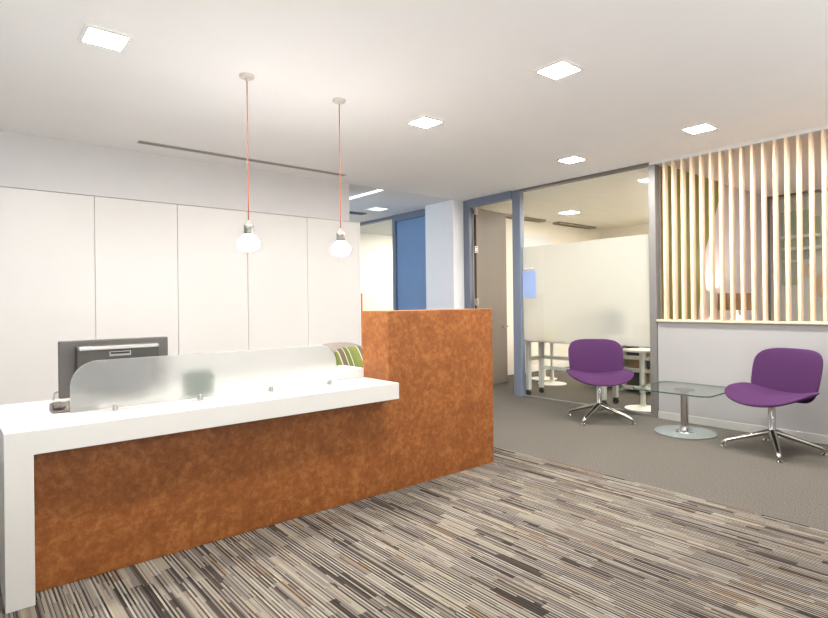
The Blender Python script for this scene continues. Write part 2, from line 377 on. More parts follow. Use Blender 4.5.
# ------------------------------------------------------------------ partition on the right: low wall, post, slats, glass, doors
struct(MB().box(XW, XW + 0.1, YB, 2.835, 0, 1.02).build('wall_right', grey_wall_m, bevel=0.003))
struct(MB().box(XW - 0.012, XW, YB, 2.835, 0, 0.075).build('baseboard_right', plain('grey_skirting_paint', (176, 172, 167), 0.5), bevel=0.002))
struct(MB().box(XW - 0.03, XW + 0.13, YB, 2.835, 1.02, 1.043).build('trim_1', sill_m, bevel=0.002))
struct(MB().box(XW - 0.02, XW + 0.12, YB, 2.9, ZC - 0.035, ZC).build('trim_2', wall_m, bevel=0.002))
sl0 = None
for k in range(42):
    y = 2.75 - 0.0917 * k
    if sl0 is None:
        o = MB().box(XW - 0.005, XW + 0.065, -0.0125, 0.0125, 1.043, ZC - 0.035).build('slat', wood_m, bevel=0.002)
        o.location = (0, y, 0); sl0 = o
    else:
        o = sl0.copy(); COL.objects.link(o); o.location = (0, y, 0)
    if k == 0: lb = 'pale wooden upright slat closest to the grey metal post'
    elif k < 16:
        o_ = ['', 'second', 'third', 'fourth', 'fifth', 'sixth', 'seventh', 'eighth', 'ninth', 'tenth', 'eleventh', 'twelfth', 'thirteenth', 'fourteenth', 'fifteenth', 'sixteenth'][k]
        lb = f'pale wooden upright slat on the sill, {o_} from the grey metal post'
    else: lb = 'pale wooden upright slat on the sill, beyond the right picture edge'
    tag(o, lb, 'slat', 'wooden slats of the screen above the low grey wall')
# glass wall
g = struct(empty('window_1', (XW, 3.78, 0)))
MB().box(XW - 0.014, XW + 0.08, 2.838, 2.915, 0, ZC).build('post', steel_frame_m, g, bevel=0.004)
MB().box(XW - 0.01, XW + 0.07, 2.915, 4.65, ZC - 0.032, ZC).build('head_rail', steel_frame_m, g, bevel=0.003)
MB().box(XW, XW + 0.06, 2.915, 4.65, 0, 0.025).build('floor_rail', steel_frame_m, g, bevel=0.002)
MB().box(XW - 0.012, XW + 0.075, 4.65, 4.785, 0, ZC).build('door_mullion', blue_frame_m, g, bevel=0.012)
for a, c in ((2.915, 3.795), (3.801, 4.65)):
    MB().box(XW + 0.02, XW + 0.03, a, c, 0.025, ZC - 0.032).build('glass_pane', pane_m, g)
ef = MB().box(XW + 0.034, XW + 0.040, 2.92, 4.645, 0.74, 1.955).build('frosted_band', etch_m, g)
MB().box(XW + 0.0312, XW + 0.0325, 2.92, 4.645, 0.74, 1.955).build('frosted_film', film_m, ef)
# open taupe door
d = struct(empty('door_1', (XW, 5.57, 0)))
MB().box(XW - 0.012, XW + 0.07, 5.57, 5.688, 0, ZC).box(XW - 0.03, XW + 0.07, 4.785, 5.57, ZC - 0.105, ZC).build('door_frame', blue_frame_m, d, bevel=0.004)
th = math.radians(8); M = Matrix.Translation((XW + 0.075, 5.565, 0)) @ Matrix.Rotation(th, 4, 'Z')
lf = MB().box(0, 0.78, -0.045, 0, 0.012, ZC - 0.11, M).build('door_leaf', taupe_m, d, bevel=0.002)
MB().box(-0.004, 0.001, -0.044, -0.001, 0.012, ZC - 0.112, M).build('door_edge', brown_edge_m, lf)
for z in (0.25, 1.2, 1.95, 2.5):
    MB().cyl(0.012, z, z + 0.1, -0.012, -0.05, 16, M).box(-0.045, 0.03, -0.051, -0.047, z, z + 0.1, M).build('hinge', alu_m, lf, smooth=35)
b = MB().lathe([(0.026, 0), (0.026, 0.008), (0.012, 0.01), (0.012, 0.05)], seg=24, M=M @ Matrix.Translation((0.72, -0.045, 0.87)) @ Matrix.Rotation(PI / 2, 4, 'X'))
b.tube([M @ Vector(p) for p in ((0.72, -0.09, 0.87), (0.68, -0.095, 0.87), (0.58, -0.095, 0.87))], 0.014)
b.build('door_handle', alu_m, lf, smooth=40)
# column, blue door and far glazing
struct(MB().box(XW - 0.215, XW + 0.1, YS, 6.30, 0, ZC).build('column', plain('column_paint', (232, 232, 232), 0.6, var=0.01), bevel=0.012, bseg=3))
d = struct(empty('door_2', (XW, 6.9, 0)))
MB().box(XW - 0.03, XW + 0.07, 7.27, 7.35, 0, ZC).box(XW - 0.03, XW + 0.07, 6.30, 7.27, ZC - 0.105, ZC).build('door_frame', blue_frame_m, d, bevel=0.004)
MB().box(XW, XW + 0.045, 6.30, 7.265, 0.01, ZC - 0.108).build('door_leaf', blue_door_m, d, bevel=0.003)
g = struct(empty('window_2', (XW, 8.4, 0)))
MB().box(XW - 0.01, XW + 0.07, 7.35, 9.5, ZC - 0.05, ZC).build('head_rail', blue_frame_m, g, bevel=0.003)
MB().box(XW + 0.02, XW + 0.03, 7.35, 9.5, 0.02, ZC - 0.05).build('glass_pane', pane_m, g)
# room beyond far glazing
struct(MB().box(8.6, 8.7, 6.32, 9.5, 0, ZC).build('wall_far_office', cream_m))
b = MB().box(6.9, 7.9, 7.6, 8.6, ZC - 0.02, ZC - 0.002)  # glowing panel added to brighten the far office
o = b.build('office_fill_panel', glow('office_panel_glow', (1.0, 0.93, 0.84), 26)); tag(o, 'added fill panel brightening the office beyond the far glass', 'ceiling light')

# meeting room shell
struct(MB().box(5.82, 12.1, 6.2, 6.32, 0, ZC).build('wall_meeting_far', cream_m))
struct(MB().box(5.82, 12.1, 2.845, 2.925, 0, ZC).build('wall_meeting_side', mauve_m))
struct(MB().box(10.2, 10.3, 2.925, 6.2, 0, ZC).build('wall_meeting_back', cream_m))
struct(MB().box(5.83, 10.2, 2.93, 6.19, ZC - 0.012, ZC - 0.002).build('ceiling_meeting', plain('meeting_ceiling_tile', (242, 238, 226), 0.85, var=0.03, scale=4, stretch=(0.3, 4, 1))))
struct(MB().box(5.83, 10.2, 6.185, 6.2, 0, 0.1).build('baseboard_far', lam_m))
for a, c in ((6.4, 8.15), (8.55, 9.75)):  # dark boxes paint in the shade of a gap under the ceiling
    struct(MB().box(a, c, 6.05, 6.2, ZC - 0.05, ZC - 0.013).build('recess_shade_left' if a < 7 else 'recess_shade_right', plain('recess_shade_paint', (128, 118, 100), 0.8)))
struct(MB().box(5.84, 9.36, YB, 2.84, ZC - 0.012, ZC - 0.002).build('ceiling_slat_room', plain('slat_room_ceiling', (240, 226, 214), 0.9, var=0.01)))
# slat room shell (behind the wooden slats): olive slanted panel, glass partition, back wall
sh = [(5.84, 1.0), (6.66, 1.0), (6.9, 1.84), (7.46, ZC), (5.84, ZC)]
struct(MB().prism(sh, 'y', 2.825, 2.844).build('wall_accent_panel', green_m))
struct(MB().box(9.36, 9.46, YB, 2.845, 0, ZC).build('wall_slat_room_back', wall_m))
g = struct(empty('window_5', (8.97, 1.3, 0)))
b = MB().box(8.95, 8.99, -0.2, 2.845, ZC - 0.04, ZC)
b.build('head_rail', steel_frame_m, g); MB().box(8.95, 8.99, 2.80, 2.83, 0, ZC).build('post', steel_frame_m, g)
MB().box(8.965, 8.975, -0.2, 2.80, 0.02, ZC - 0.04).build('glass_pane', pane_m, g)

# ------------------------------------------------------------------ ceiling fittings
def downlight(x, y, label):
    t = thing('ceiling_downlight', label, 'ceiling light', (x, y, ZC), 0, 'recessed square downlights')
    b = MB(); a, c = 0.112, 0.093
    b.box(-a, a, -a, -c, -0.008, 0).box(-a, a, c, a, -0.008, 0).box(-a, -c, -c, c, -0.008, 0).box(c, a, -c, c, -0.008, 0)
    b.build('trim_frame', lam_m, t, world=False)
    MB().box(-c, c, -c, c, -0.004, -0.001).build('diffuser', downlight_m, t, world=False)
    return t
downlight(0.66, 3.39, 'square recessed downlight in the ceiling left of both pendant lamps')
downlight(2.965, 2.09, 'square recessed downlight nearest the camera, middle of the ceiling')
downlight(2.965, 3.375, 'square recessed downlight right of the second pendant lamp')
downlight(4.93, 2.06, 'square recessed downlight close to the wooden slats')
downlight(4.95, 3.34, 'square recessed downlight close to the glass wall, farthest from the camera')
downlight(0.66, 2.085, 'square recessed downlight before the counter, above the top picture edge')
downlight(4.93, 0.78, 'square recessed downlight before the slats, beyond the right picture edge')

t = thing('slot_diffuser', 'long narrow dark air slot in the ceiling before the cupboards', 'air vent', (2.37, 5.345, ZC))
b = MB(); b.box(1.29, 3.46, 5.30, 5.315, ZC - 0.006, ZC).box(1.29, 3.46, 5.365, 5.38, ZC - 0.006, ZC).box(1.29, 1.30, 5.315, 5.365, ZC - 0.006, ZC).box(3.45, 3.46, 5.315, 5.365, ZC - 0.006, ZC)
b.build('slot_frame', plain('grey_slot_metal', (170, 163, 155), 0.5, 0.2), t); MB().box(1.30, 3.45, 5.315, 5.365, ZC - 0.003, ZC - 0.001).build('slot_opening', plain('dark_slot_lining', (140, 135, 128), 0.8), t)
t = thing('slot_light', 'narrow white strip light in the corridor ceiling past the cupboards', 'ceiling light', (4.26, 6.2, ZC))
b = MB(); b.box(4.20, 4.212, 5.75, 6.6, ZC - 0.008, ZC).box(4.308, 4.32, 5.75, 6.6, ZC - 0.008, ZC); b.build('trim_frame', lam_m, t)
MB().box(4.212, 4.308, 5.75, 6.6, ZC - 0.005, ZC - 0.001).build('diffuser', slot_m, t)
t = thing('corridor_downlight', 'square downlight in the corridor ceiling before the blue door', 'ceiling light', (5.1, 6.95, ZC))
b = MB(); a, c = 0.15, 0.12; X, Y = 5.1, 6.95
b.box(X - a, X + a, Y - a, Y - c, ZC - 0.008, ZC).box(X - a, X + a, Y + c, Y + a, ZC - 0.008, ZC).box(X - a, X - c, Y - c, Y + c, ZC - 0.008, ZC).box(X + c, X + a, Y - c, Y + c, ZC - 0.008, ZC)
b.build('trim_frame', lam_m, t); MB().box(X - c, X + c, Y - c, Y + c, ZC - 0.004, ZC - 0.001).build('diffuser', slot_m, t)
t = thing('ceiling_grille', 'small dark blue-grey air grille in the corridor ceiling', 'air vent', (5.02, 7.46, ZC))
MB().box(4.86, 5.2, 7.38, 7.55, ZC - 0.01, ZC - 0.001).build('grille_frame', blue_frame_m, t)
b = MB()
for k in range(5): b.box(4.87, 5.19, 7.395 + k * 0.03, 7.41 + k * 0.03, ZC - 0.016, ZC - 0.01)
b.build('louvre', plain('dark_louvre', (96, 106, 128), 0.5), t)
t = thing('meeting_room_light', 'small bright square light in the meeting room ceiling behind glass', 'ceiling light', (7.79, 5.32, ZC - 0.012))
X, Y, z = 7.79, 5.32, ZC - 0.012
MB().box(X - 0.13, X + 0.13, Y - 0.13, Y + 0.13, z - 0.008, z).build('trim_frame', lam_m, t); MB().box(X - 0.11, X + 0.11, Y - 0.11, Y + 0.11, z - 0.011, z - 0.008).build('diffuser', meet_light_m, t)
for x, y in ((7.6, 3.25), (8.9, 3.5)):  # out of view, added to brighten the meeting room
    t = thing('meeting_room_light', 'added unseen fill panel lighting the meeting room, behind the post and slats', 'ceiling light', (x, y, z), 0, 'added unseen fill panels of the meeting room')
    MB().box(x - 0.3, x + 0.3, y - 0.3, y + 0.3, z - 0.008, z).build('trim_frame', lam_m, t, world=True); MB().box(x - 0.28, x + 0.28, y - 0.28, y + 0.28, z - 0.011, z - 0.008).build('diffuser', meet_light_m, t)

def pendant(x, y, label):
    t = thing('pendant_lamp', label, 'pendant lamp', (x, y, ZC), 0, 'pendant lamps above the reception counter')
    MB().lathe([(0.0, 0), (0.047, 0), (0.047, -0.013), (0.044, -0.017), (0.012, -0.019), (0.010, -0.036), (0, -0.036)], seg=32).build('ceiling_canopy', plain('pale_nickel', (214, 208, 200), 0.4, 0.5), t, smooth=40, world=False)
    MB().tube([(0, 0, -0.03), (0, 0, -0.94)], 0.0036).build('cord', orange_m, t, smooth=True, world=False)
    b = MB().lathe([(0, -0.925), (0.010, -0.928), (0.013, -0.942), (0.013, -0.955), (0, -0.955)], seg=20); b.build('cord_grip', plain('pale_copper_grip', (214, 176, 156), 0.4), t, smooth=40, world=False)
    b = MB().lathe([(0, -0.952), (0.029, -0.954), (0.031, -0.96), (0.031, -0.975), (0.028, -0.977), (0.028, -0.982), (0.031, -0.984), (0.031, -1.005), (0.028, -1.007), (0.028, -1.01), (0.031, -1.013), (0.031, -1.02), (0, -1.02)], seg=32)
    b.build('socket', alu_m, t, smooth=30, world=False)
    pr = [(0, -1.02), (0.028, -1.019), (0.032, -1.023)]
    for k in range(1, 21):
        a = PI * (0.16 + 0.84 * k / 20); pr.append((0.069 * math.sin(a) if k < 20 else 0.0, -1.074 + 0.049 * math.cos(a)))
    MB().lathe(pr, seg=40).build('bulb', bulb_m, t, smooth=True, world=False)
    return t
pendant(1.462, 3.385, 'left pendant lamp, squat opal bulb on an orange cord')
pendant(2.152, 3.385, 'right pendant lamp, squat opal bulb on an orange cord')

# ------------------------------------------------------------------ cupboards
nth = {-1: 'white storage cupboard outside the left picture edge', 0: 'flat white cupboard leftmost in the row, behind the monitor',
       1: 'flat white cupboard second from left in the row', 2: 'flat white cupboard behind the left pendant lamp',
       3: 'flat white cupboard second from the right end of the row', 4: 'flat white cupboard at the right end of the row, behind the right pendant lamp'}
for k in range(-1, 5):
    x = 0.282 + 0.72 * k
    t = thing('storage_cupboard', nth[k], 'cupboard', (x + 0.36, 6.0, 0), 0, 'row of flat white cupboards')
    MB().box(x, x + 0.72, YS + 0.02, 6.28, 0, 2.25).build('carcass', gap_m, t)
    MB().box(x + 0.002, x + 0.718, YS, YS + 0.02, 0.08, 2.247).build('door', cupboard_m, t, bevel=0.0015)
    MB().box(x, x + 0.72, YS + 0.01, YS + 0.02, 0, 0.078).build('plinth', cupboard_m, t)
o = struct(MB().box(3.882, 3.897, YS - 0.002, 6.28, 0, 2.25).build('trim_5', lam_m))

# ------------------------------------------------------------------ reception desk
t = thing('reception_desk', 'long reception desk with white waterfall counter and copper-brown front', 'desk', (1.7, 3.1, 0))
b = MB(); yS = 2.806
b.prism([(0.158, 0.0), (0.260, 0.0), (0.260, 0.630), (2.213, 0.630), (2.213, 0.734), (0.158, 0.734)], 'y', yS, 3.65)
b.build('counter', solid_m, t, bevel=0.003)
MB().box(0.262, 2.216, 2.921, 2.945, 0.004, 0.63).build('front_panel', copper_m, t)
MB().box(2.2165, 3.235, 2.9205, 3.223, 0, 1.195).build('tower', copper_m, t, bevel=0.002)
t['label'] = 'long reception desk, white waterfall counter, copper-brown front and raised block'

# frosted glass screen on the counter
t = thing('glass_screen', 'low frosted glass screen with rounded corners on the white counter', 'desk screen', (1.17, 3.07, 0.734))
x0, x1, z0, z1, r = 0.43, 1.905, 0.745, 0.986, 0.12
p = [(x0, z0), (x1, z0)] + [(x1 - r + r * math.cos(a), z1 - r + r * math.sin(a)) for a in [PI / 2 * k / 10 for k in range(11)]] + [(x0 + r + r * math.cos(a), z1 - r + r * math.sin(a)) for a in [PI / 2 + PI / 2 * k / 10 for k in range(11)]]
sc_ = MB().prism(p, 'y', 3.066, 3.076).build('screen_glass', frost_m, t, bevel=0.0015)
for x in (0.62, 1.035, 1.45, 1.852):
    b = MB().lathe([(0, 0.734), (0.011, 0.734), (0.011, 0.760), (0.009, 0.763), (0, 0.763)], x, 3.058, 0, 20).box(x - 0.009, x + 0.009, 3.056, 3.084, 0.736, 0.757)
    b.build('clip', silver_m, t, smooth=40)

# monitor seen from behind
t = thing('computer_monitor', 'dark grey computer monitor seen from behind on the counter', 'monitor', (0.735, 3.52, 0.734))
x0, x1 = 0.440, 0.998; zt, zb = 1.064, 0.785
MB().box(x0, x1, 3.50, 3.535, zb - 0.03, zt).build('bezel', dark_m, t, bevel=0.006)
MB().prism([(3.50, zt - 0.028), (3.452, zt - 0.034), (3.44, zt - 0.045), (3.44, zb + 0.05), (3.46, zb + 0.01), (3.50, zb)], 'x', x0 + 0.075, x1 - 0.062).build('rear_housing', dark2_m, t, bevel=0.008, bseg=3)
MB().box(x0 + 0.085, x1 - 0.072, 3.434, 3.455, zt - 0.054, zt - 0.034).build('rear_trim', silver_m, t, bevel=0.005, bseg=3)
b = MB(); xm = 0.725
b.box(xm - 0.055, xm + 0.055, 3.437, 3.446, zt - 0.092, zt - 0.066); hs = b.build('rear_handle', silver_m, t, bevel=0.003)
MB().box(xm - 0.048, xm + 0.048, 3.434, 3.440, zt - 0.080, zt - 0.069).build('handle_recess', black_m, hs)
MB().box(0.68, 0.78, 3.41, 3.44, 0.75, 0.92).build('stand_neck', dark2_m, t, bevel=0.006)
MB().box(0.61, 0.85, 3.32, 3.52, 0.7345, 0.752).build('stand_base', dark_m, t, bevel=0.006)
MB().box(x0 + 0.012, x1 - 0.012, 3.5352, 3.537, zb - 0.01, zt - 0.015).build('display', black_m, t)

# desk phone, partly behind the frosted glass
t = thing('desk_phone', 'low grey desk phone beside the left end of the frosted screen', 'telephone', (0.46, 3.22, 0.734))
MB().prism([(3.16, 0.736), (3.30, 0.736), (3.30, 0.768), (3.20, 0.752), (3.16, 0.744)], 'x', 0.372, 0.56).build('base', plain('warm_grey_plastic', (116, 107, 100), 0.5), t, bevel=0.003)
MB().box(0.378, 0.425, 3.165, 3.30, 0.756, 0.772).build('handset', plain('mid_grey_plastic', (84, 76, 71), 0.5), t, bevel=0.008, bseg=3)
for r_ in range(3):
    for c_ in range(3):
        x = 0.445 + c_ * 0.035; y = 3.185 + r_ * 0.036
        MB().box(x, x + 0.022, y, y + 0.022, 0.749 + 0.0055 * r_, 0.764 + 0.006 * r_).build('key', silver_m, t, bevel=0.002)
o = tag(MB().tube([(0.425, 3.60, 0.737), (0.427, 3.598, 0.755), (0.432, 3.595, 0.775), (0.45, 3.56, 0.79), (0.47, 3.53, 0.80)], 0.005).build('monitor_cable', silver_m, smooth=True, origin=(0.425, 3.6, 0.734)), 'thin pale cable rising from the counter behind the monitor', 'cable')
o = thing('pencil_box', 'dark green box blurred behind the frosted screen, right of the monitor', 'desk box', (1.09, 3.25, 0.734), 0.35)
b = MB(); b.box(-0.065, 0.065, -0.05, -0.044, 0.0, 0.125).box(-0.065, 0.065, 0.044, 0.05, 0, 0.125).box(-0.065, -0.059, -0.044, 0.044, 0, 0.125).box(0.059, 0.065, -0.044, 0.044, 0, 0.125).box(-0.059, 0.059, -0.044, 0.044, 0, 0.006)
b.build('box_body', dkgreen_m, o, bevel=0.002, world=False); MB().box(-0.05, 0.05, -0.03, 0.035, 0.006, 0.145).build('note_cards', plain('sage_card', (60, 84, 58), 0.8), o, world=False)
t = thing('paper_tray', 'low white paper tray on the counter between frosted screen and copper block', 'tray', (2.09, 3.32, 0.734))
b = MB(); ya, yb, xa, xb = 3.202, 3.46, 1.95, 2.212
b.box(xa, xb, ya, ya + 0.008, 0.735, 0.797).box(xa, xb, yb - 0.008, yb, 0.735, 0.797).box(xa, xa + 0.008, ya + 0.008, yb - 0.008, 0.735, 0.797).box(xb - 0.008, xb, ya + 0.008, yb - 0.008, 0.735, 0.797).box(xa + 0.008, xb - 0.008, ya + 0.008, yb - 0.008, 0.735, 0.741)
b.build('tray_body', lam_m, t, bevel=0.002); MB().box(xa + 0.02, xb - 0.02, ya + 0.02, yb - 0.02, 0.741, 0.782).build('paper_stack', plain('white_paper', (240, 238, 234), 0.9), t)

# ------------------------------------------------------------------ chairs
def star_base(t, rot, h0=0.135, h1=0.385, R=0.355, n=4, lr=0.017):
    MB().lathe([(0, h0 - 0.04), (0.036, h0 - 0.04), (0.042, h0 - 0.02), (0.042, h0 + 0.015), (0.03, h0 + 0.03), (0.027, h0 + 0.035), (0.027, h1), (0, h1)], seg=32).build('column', chrome_m, t, smooth=35, world=False)
    for k in range(n):
        a = rot + 2 * PI * k / n; c, s = math.cos(a), math.sin(a); pts = []; rad = []
        for i in range(13):
            q = i / 12; rr = 0.02 + (R - 0.02) * q; z = h0 + 0.02 - 0.108 * q - 0.008 * max(0, q - 0.9) / 0.1
            pts.append((rr * c, rr * s, z)); rad.append(0.032 - 0.014 * q)
        pts.append((R * c + 0.003 * c, R * s + 0.003 * s, 0.03)); rad.append(0.011)
        l = MB().tube(pts, rad, 12, 0.75).build('leg', alu_m, t, smooth=60, world=False)
        MB().lathe([(0, 0), (0.026, 0), (0.028, 0.006), (0.016, 0.014), (0.008, 0.018), (0.008, 0.036), (0, 0.036)], R * c, R * s, 0, 20).build('glide', chrome_m, l, smooth=35, world=False)
def lounge_chair(loc, face, base_deg, label):
    rz = math.atan2(face[0], -face[1])
    t = thing('lounge_chair', label, 'chair', loc, rz, 'purple shell chairs at the glass table')
    def seat(u, v, w):
        z = 0.426 + w + 0.1 * (abs(u) / 0.33) ** 2.0 * (0.75 + 0.25 * (v / 0.26)) - 0.035 * max(0, -v / 0.26) ** 2 + 0.03 * max(0, v / 0.26) ** 2
        return (u * (1 - 0.35 * w), v - 0.02, z)
    MB().pad(0.335, 0.25, 2.5, 0.027, seat).build('seat', purple_m, t, smooth=True, world=False)
    def back(u, v, w):
        wid = 1.0 + 0.02 * (v / 0.22) - 0.06 * max(0, -v / 0.22) ** 2
        y = 0.205 + 0.26 * (v + 0.2) - 0.10 * (abs(u) / 0.29) ** 2 - w
        return (u * wid, y, 0.608 + v)
    MB().pad(0.286, 0.217, 4.0, 0.030, back).build('backrest', purple_m, t, smooth=True, world=False)
    b = MB(); b.tube([(0, 0.0, 0.375), (0, 0.12, 0.385), (0, 0.2, 0.42), (0, 0.222, 0.47), (0, 0.24, 0.56)], [0.02, 0.02, 0.018, 0.018, 0.015], 10, 0.6)
    b.build('back_bracket', alu_m, t, smooth=True, world=False)
    MB().box(-0.08, 0.08, -0.1, 0.08, 0.385, 0.405).build('seat_plate', dark_m, t, bevel=0.006, world=False)
    star_base(t, math.radians(base_deg) - rz)
    return t
lounge_chair((5.215, 3.22, 0), (-0.734, -0.676), 5.6, 'purple swivel chair in front of the glass wall')
lounge_chair((5.16, 1.61, 0), (-0.953, 0.30), 24.6, 'purple swivel chair in front of the low grey wall')

# glass table
t = thing('coffee_table', 'low square glass table on a chrome pedestal between the purple chairs', 'table', (5.262, 2.36, 0))
fd = MB().lathe([(0, 0.0005), (0.262, 0.0005), (0.266, 0.003), (0.266, 0.009), (0.262, 0.012), (0, 0.012)], seg=64).build('foot_disc', plain('pale_glass_disc', (128, 134, 131), 0.12, spec=0.6), t, smooth=35, world=False)
MB().lathe([(0, 0.012), (0.085, 0.012), (0.08, 0.018), (0.05, 0.03), (0.036, 0.055), (0.034, 0.07), (0, 0.07)], seg=48).build('foot_hub', chrome_m, t, smooth=35, world=False)
MB().cyl(0.034, 0.07, 0.40, seg=40).build('pedestal', chrome_m, t, smooth=35, world=False)
MB().lathe([(0, 0.398), (0.09, 0.398), (0.09, 0.4075), (0, 0.4075)], seg=40).build('top_plate', chrome_m, t, smooth=35, world=False)
def rrect(a, r, n=8):
    P = []
    for cx, cy, s in ((a - r, a - r, 0), (-a + r, a - r, 1), (-a + r, -a + r, 2), (a - r, -a + r, 3)):
        for k in range(n + 1):
            q = PI / 2 * (s + k / n); P.append((cx + r * math.cos(q), cy + r * math.sin(q)))
    return P
P = rrect(0.355, 0.09)
tp = MB().prism(P, 'z', 0.408, 0.420).build('tabletop', table_glass_m, t, world=False)
b = MB(); n = len(P)
inner = [(x * 0.996, y * 0.996) for x, y in P]
vs = [[b.bm.verts.new((x * k, y * k, z)) for x, y in P] for k, z in ((1.0015, 0.4085), (1.0015, 0.4195))]
vi = [[b.bm.verts.new((x * 0.992, y * 0.992, z)) for x, y in P] for z in (0.4085, 0.4195)]
for k in range(n):
    k2 = (k + 1) % n
    b.bm.faces.new((vs[0][k], vs[0][k2], vs[1][k2], vs[1][k])); b.bm.faces.new((vi[0][k2], vi[0][k], vi[1][k], vi[1][k2]))
    b.bm.faces.new((vs[1][k], vs[1][k2], vi[1][k2], vi[1][k])); b.bm.faces.new((vs[0][k2], vs[0][k], vi[0][k], vi[0][k2]))
e_ = b.build('glass_edge', edge_glass_m, tp, world=False); e_['label'] = 'dark green polished glass edge'

# reception task chair with a striped cushion
t = thing('task_chair', 'grey upholstered chair behind the counter beside the copper block', 'chair', (2.86, 4.28, 0), 0.0)
MB().pad(0.27, 0.26, 3, 0.04, lambda u, v, w: (u, v, 0.47 + w)).build('seat', grey_fab_m, t, smooth=True, world=False)
MB().pad(0.34, 0.26, 2.9, 0.035, lambda u, v, w: (u, 0.29 + 0.2 * v - 0.10 * (u / 0.3) ** 2 - w, 0.612 + v)).build('backrest', grey_fab_m, t, smooth=True, world=False)
b = MB(); b.tube([(0, 0.0, 0.43), (0, 0.2, 0.42), (0, 0.29, 0.46), (0, 0.3, 0.6)], 0.018); b.build('back_bracket', dark_m, t, smooth=True, world=False)
MB().cyl(0.026, 0.1, 0.44, seg=20).build('column', dark_m, t, smooth=35, world=False)
for k in range(5):
    a = 2 * PI * k / 5 + 0.3; c, s = math.cos(a), math.sin(a)
    l = MB().tube([(0.02 * c, 0.02 * s, 0.125), (0.3 * c, 0.3 * s, 0.075)], [0.024, 0.014]).build('leg', dark_m, t, smooth=60, world=False)
    MB().lathe([(0, -0.02), (0.026, -0.02), (0.03, -0.012), (0.03, 0.012), (0.026, 0.02), (0, 0.02)], seg=20, M=Matrix.Translation((0.3 * c, 0.3 * s, 0.03)) @ Matrix.Rotation(PI / 2, 4, Vector((c, s, 0)))).cyl(0.007, 0.045, 0.075, 0.3 * c, 0.3 * s, 10).build('castor', black_m, l, smooth=40, world=False)
def stripe_fabric():
    mt, nt, N, L, P = node_mat('green_striped_fabric')
    tc = N.new('ShaderNodeTexCoord'); sp = N.new('ShaderNodeSeparateXYZ'); L.new(tc.outputs['Object'], sp.inputs[0])
    a = N.new('ShaderNodeMath'); a.operation = 'MULTIPLY_ADD'; a.inputs[1].default_value = 0.18; L.new(sp.outputs[2], a.inputs[0]); L.new(sp.outputs[0], a.inputs[2])
    f = N.new('ShaderNodeMath'); f.operation = 'MULTIPLY'; f.inputs[1].default_value = 4.6; L.new(a.outputs[0], f.inputs[0])
    g = N.new('ShaderNodeMath'); g.operation = 'FRACT'; L.new(f.outputs[0], g.inputs[0])
    r = N.new('ShaderNodeValToRGB'); r.color_ramp.interpolation = 'CONSTANT'; e = r.color_ramp.elements
    st = [(0, (108, 114, 54)), (0.26, (176, 174, 148)), (0.31, (96, 82, 68)), (0.52, (176, 174, 148)), (0.56, (84, 96, 48)), (0.76, (176, 174, 148)), (0.8, (98, 106, 52))]
    e[0].position, e[0].color = 0, lin(st[0][1]); e[1].position, e[1].color = st[1][0], lin(st[1][1])
    for p, c in st[2:]: x = e.new(p); x.color = lin(c)
    L.new(g.outputs[0], r.inputs[0]); L.new(r.outputs[0], P.inputs['Base Color']); P.inputs['Roughness'].default_value = 0.9; return mt
c_ = tag(MB().pad(0.24, 0.165, 4.5, 0.055, lambda u, v, w: (u, 0.30 * v - w, 0.18 + v)).build('striped_cushion', stripe_fabric(), smooth=True), 'green, brown and cream striped cushion leaning on the grey chair', 'cushion')
c_.location = (2.95, 4.365, 0.495)

# orange screen beyond the cupboards
t = thing('desk_divider', 'narrow upright orange divider standing at the right end of the cupboards', 'divider', (3.916, 5.98, 0))
MB().box(3.902, 3.932, 5.70, 6.26, 0.03, 1.372).build('panel', rust_m, t, bevel=0.004)
for y in (5.74, 6.16): MB().box(3.9, 4.05, y, y + 0.05, 0, 0.03).build('foot', steel_frame_m, t, bevel=0.003)

# ------------------------------------------------------------------ meeting room furniture behind the glass
t = thing('folding_table', 'white wheeled folding table right behind the glass wall', 'table', (6.1, 4.0, 0))
MB().box(5.84, 6.45, 3.46, 4.80, 0.715, 0.74).build('tabletop', lam_m, t, bevel=0.004)
for y in (4.68, 3.58):
    for x in (5.89, 6.16):
        l = MB().box(x - 0.03, x + 0.03, y - 0.025, y + 0.025, 0.075, 0.715).build('leg', pale_steel_m, t, bevel=0.005)
        MB().lathe([(0, -0.018), (0.03, -0.018), (0.035, -0.012), (0.035, 0.012), (0.03, 0.018), (0, 0.018)], seg=20, M=Matrix.Translation((x, y, 0.035)) @ Matrix.Rotation(PI / 2, 4, 'Y')).box(x - 0.022, x + 0.022, y - 0.015, y + 0.015, 0.04, 0.078).build('castor', black_m, l, smooth=40)
    MB().box(5.92, 6.13, y - 0.018, y + 0.018, 0.46, 0.51).build('crossbar', pale_steel_m, t, bevel=0.004)
for z, x in ((0.33, 6.16), (0.47, 6.16)): MB().box(x - 0.012, x + 0.012, 3.605, 4.655, z, z + 0.045).build('long_rail', pale_steel_m, t, bevel=0.004)
def disc_stool(x, y, r, h, label):
    t = thing('pedestal_table', label, 'table', (x, y, 0), 0, 'white pedestal tables in the meeting room')
    MB().lathe([(0, 0), (r, 0), (r, 0.008), (r * 0.5, 0.018), (0.05, 0.03), (0.025, 0.06), (0, 0.06)], seg=48).build('foot_disc', white_metal_m, t, smooth=35, world=False)
    MB().lathe([(0, 0.05), (0.03, 0.05), (0.02, h * 0.6), (0.03, h), (0, h)], seg=24).build('pedestal', white_metal_m, t, smooth=35, world=False)
    MB().lathe([(0, h), (r * 1.05, h), (r * 1.05, h + 0.02), (0, h + 0.02)], seg=48).build('tabletop', lam_m, t, smooth=35, world=False)
disc_stool(6.95, 5.08, 0.21, 0.66, 'white pedestal table seen between the left wheeled legs')
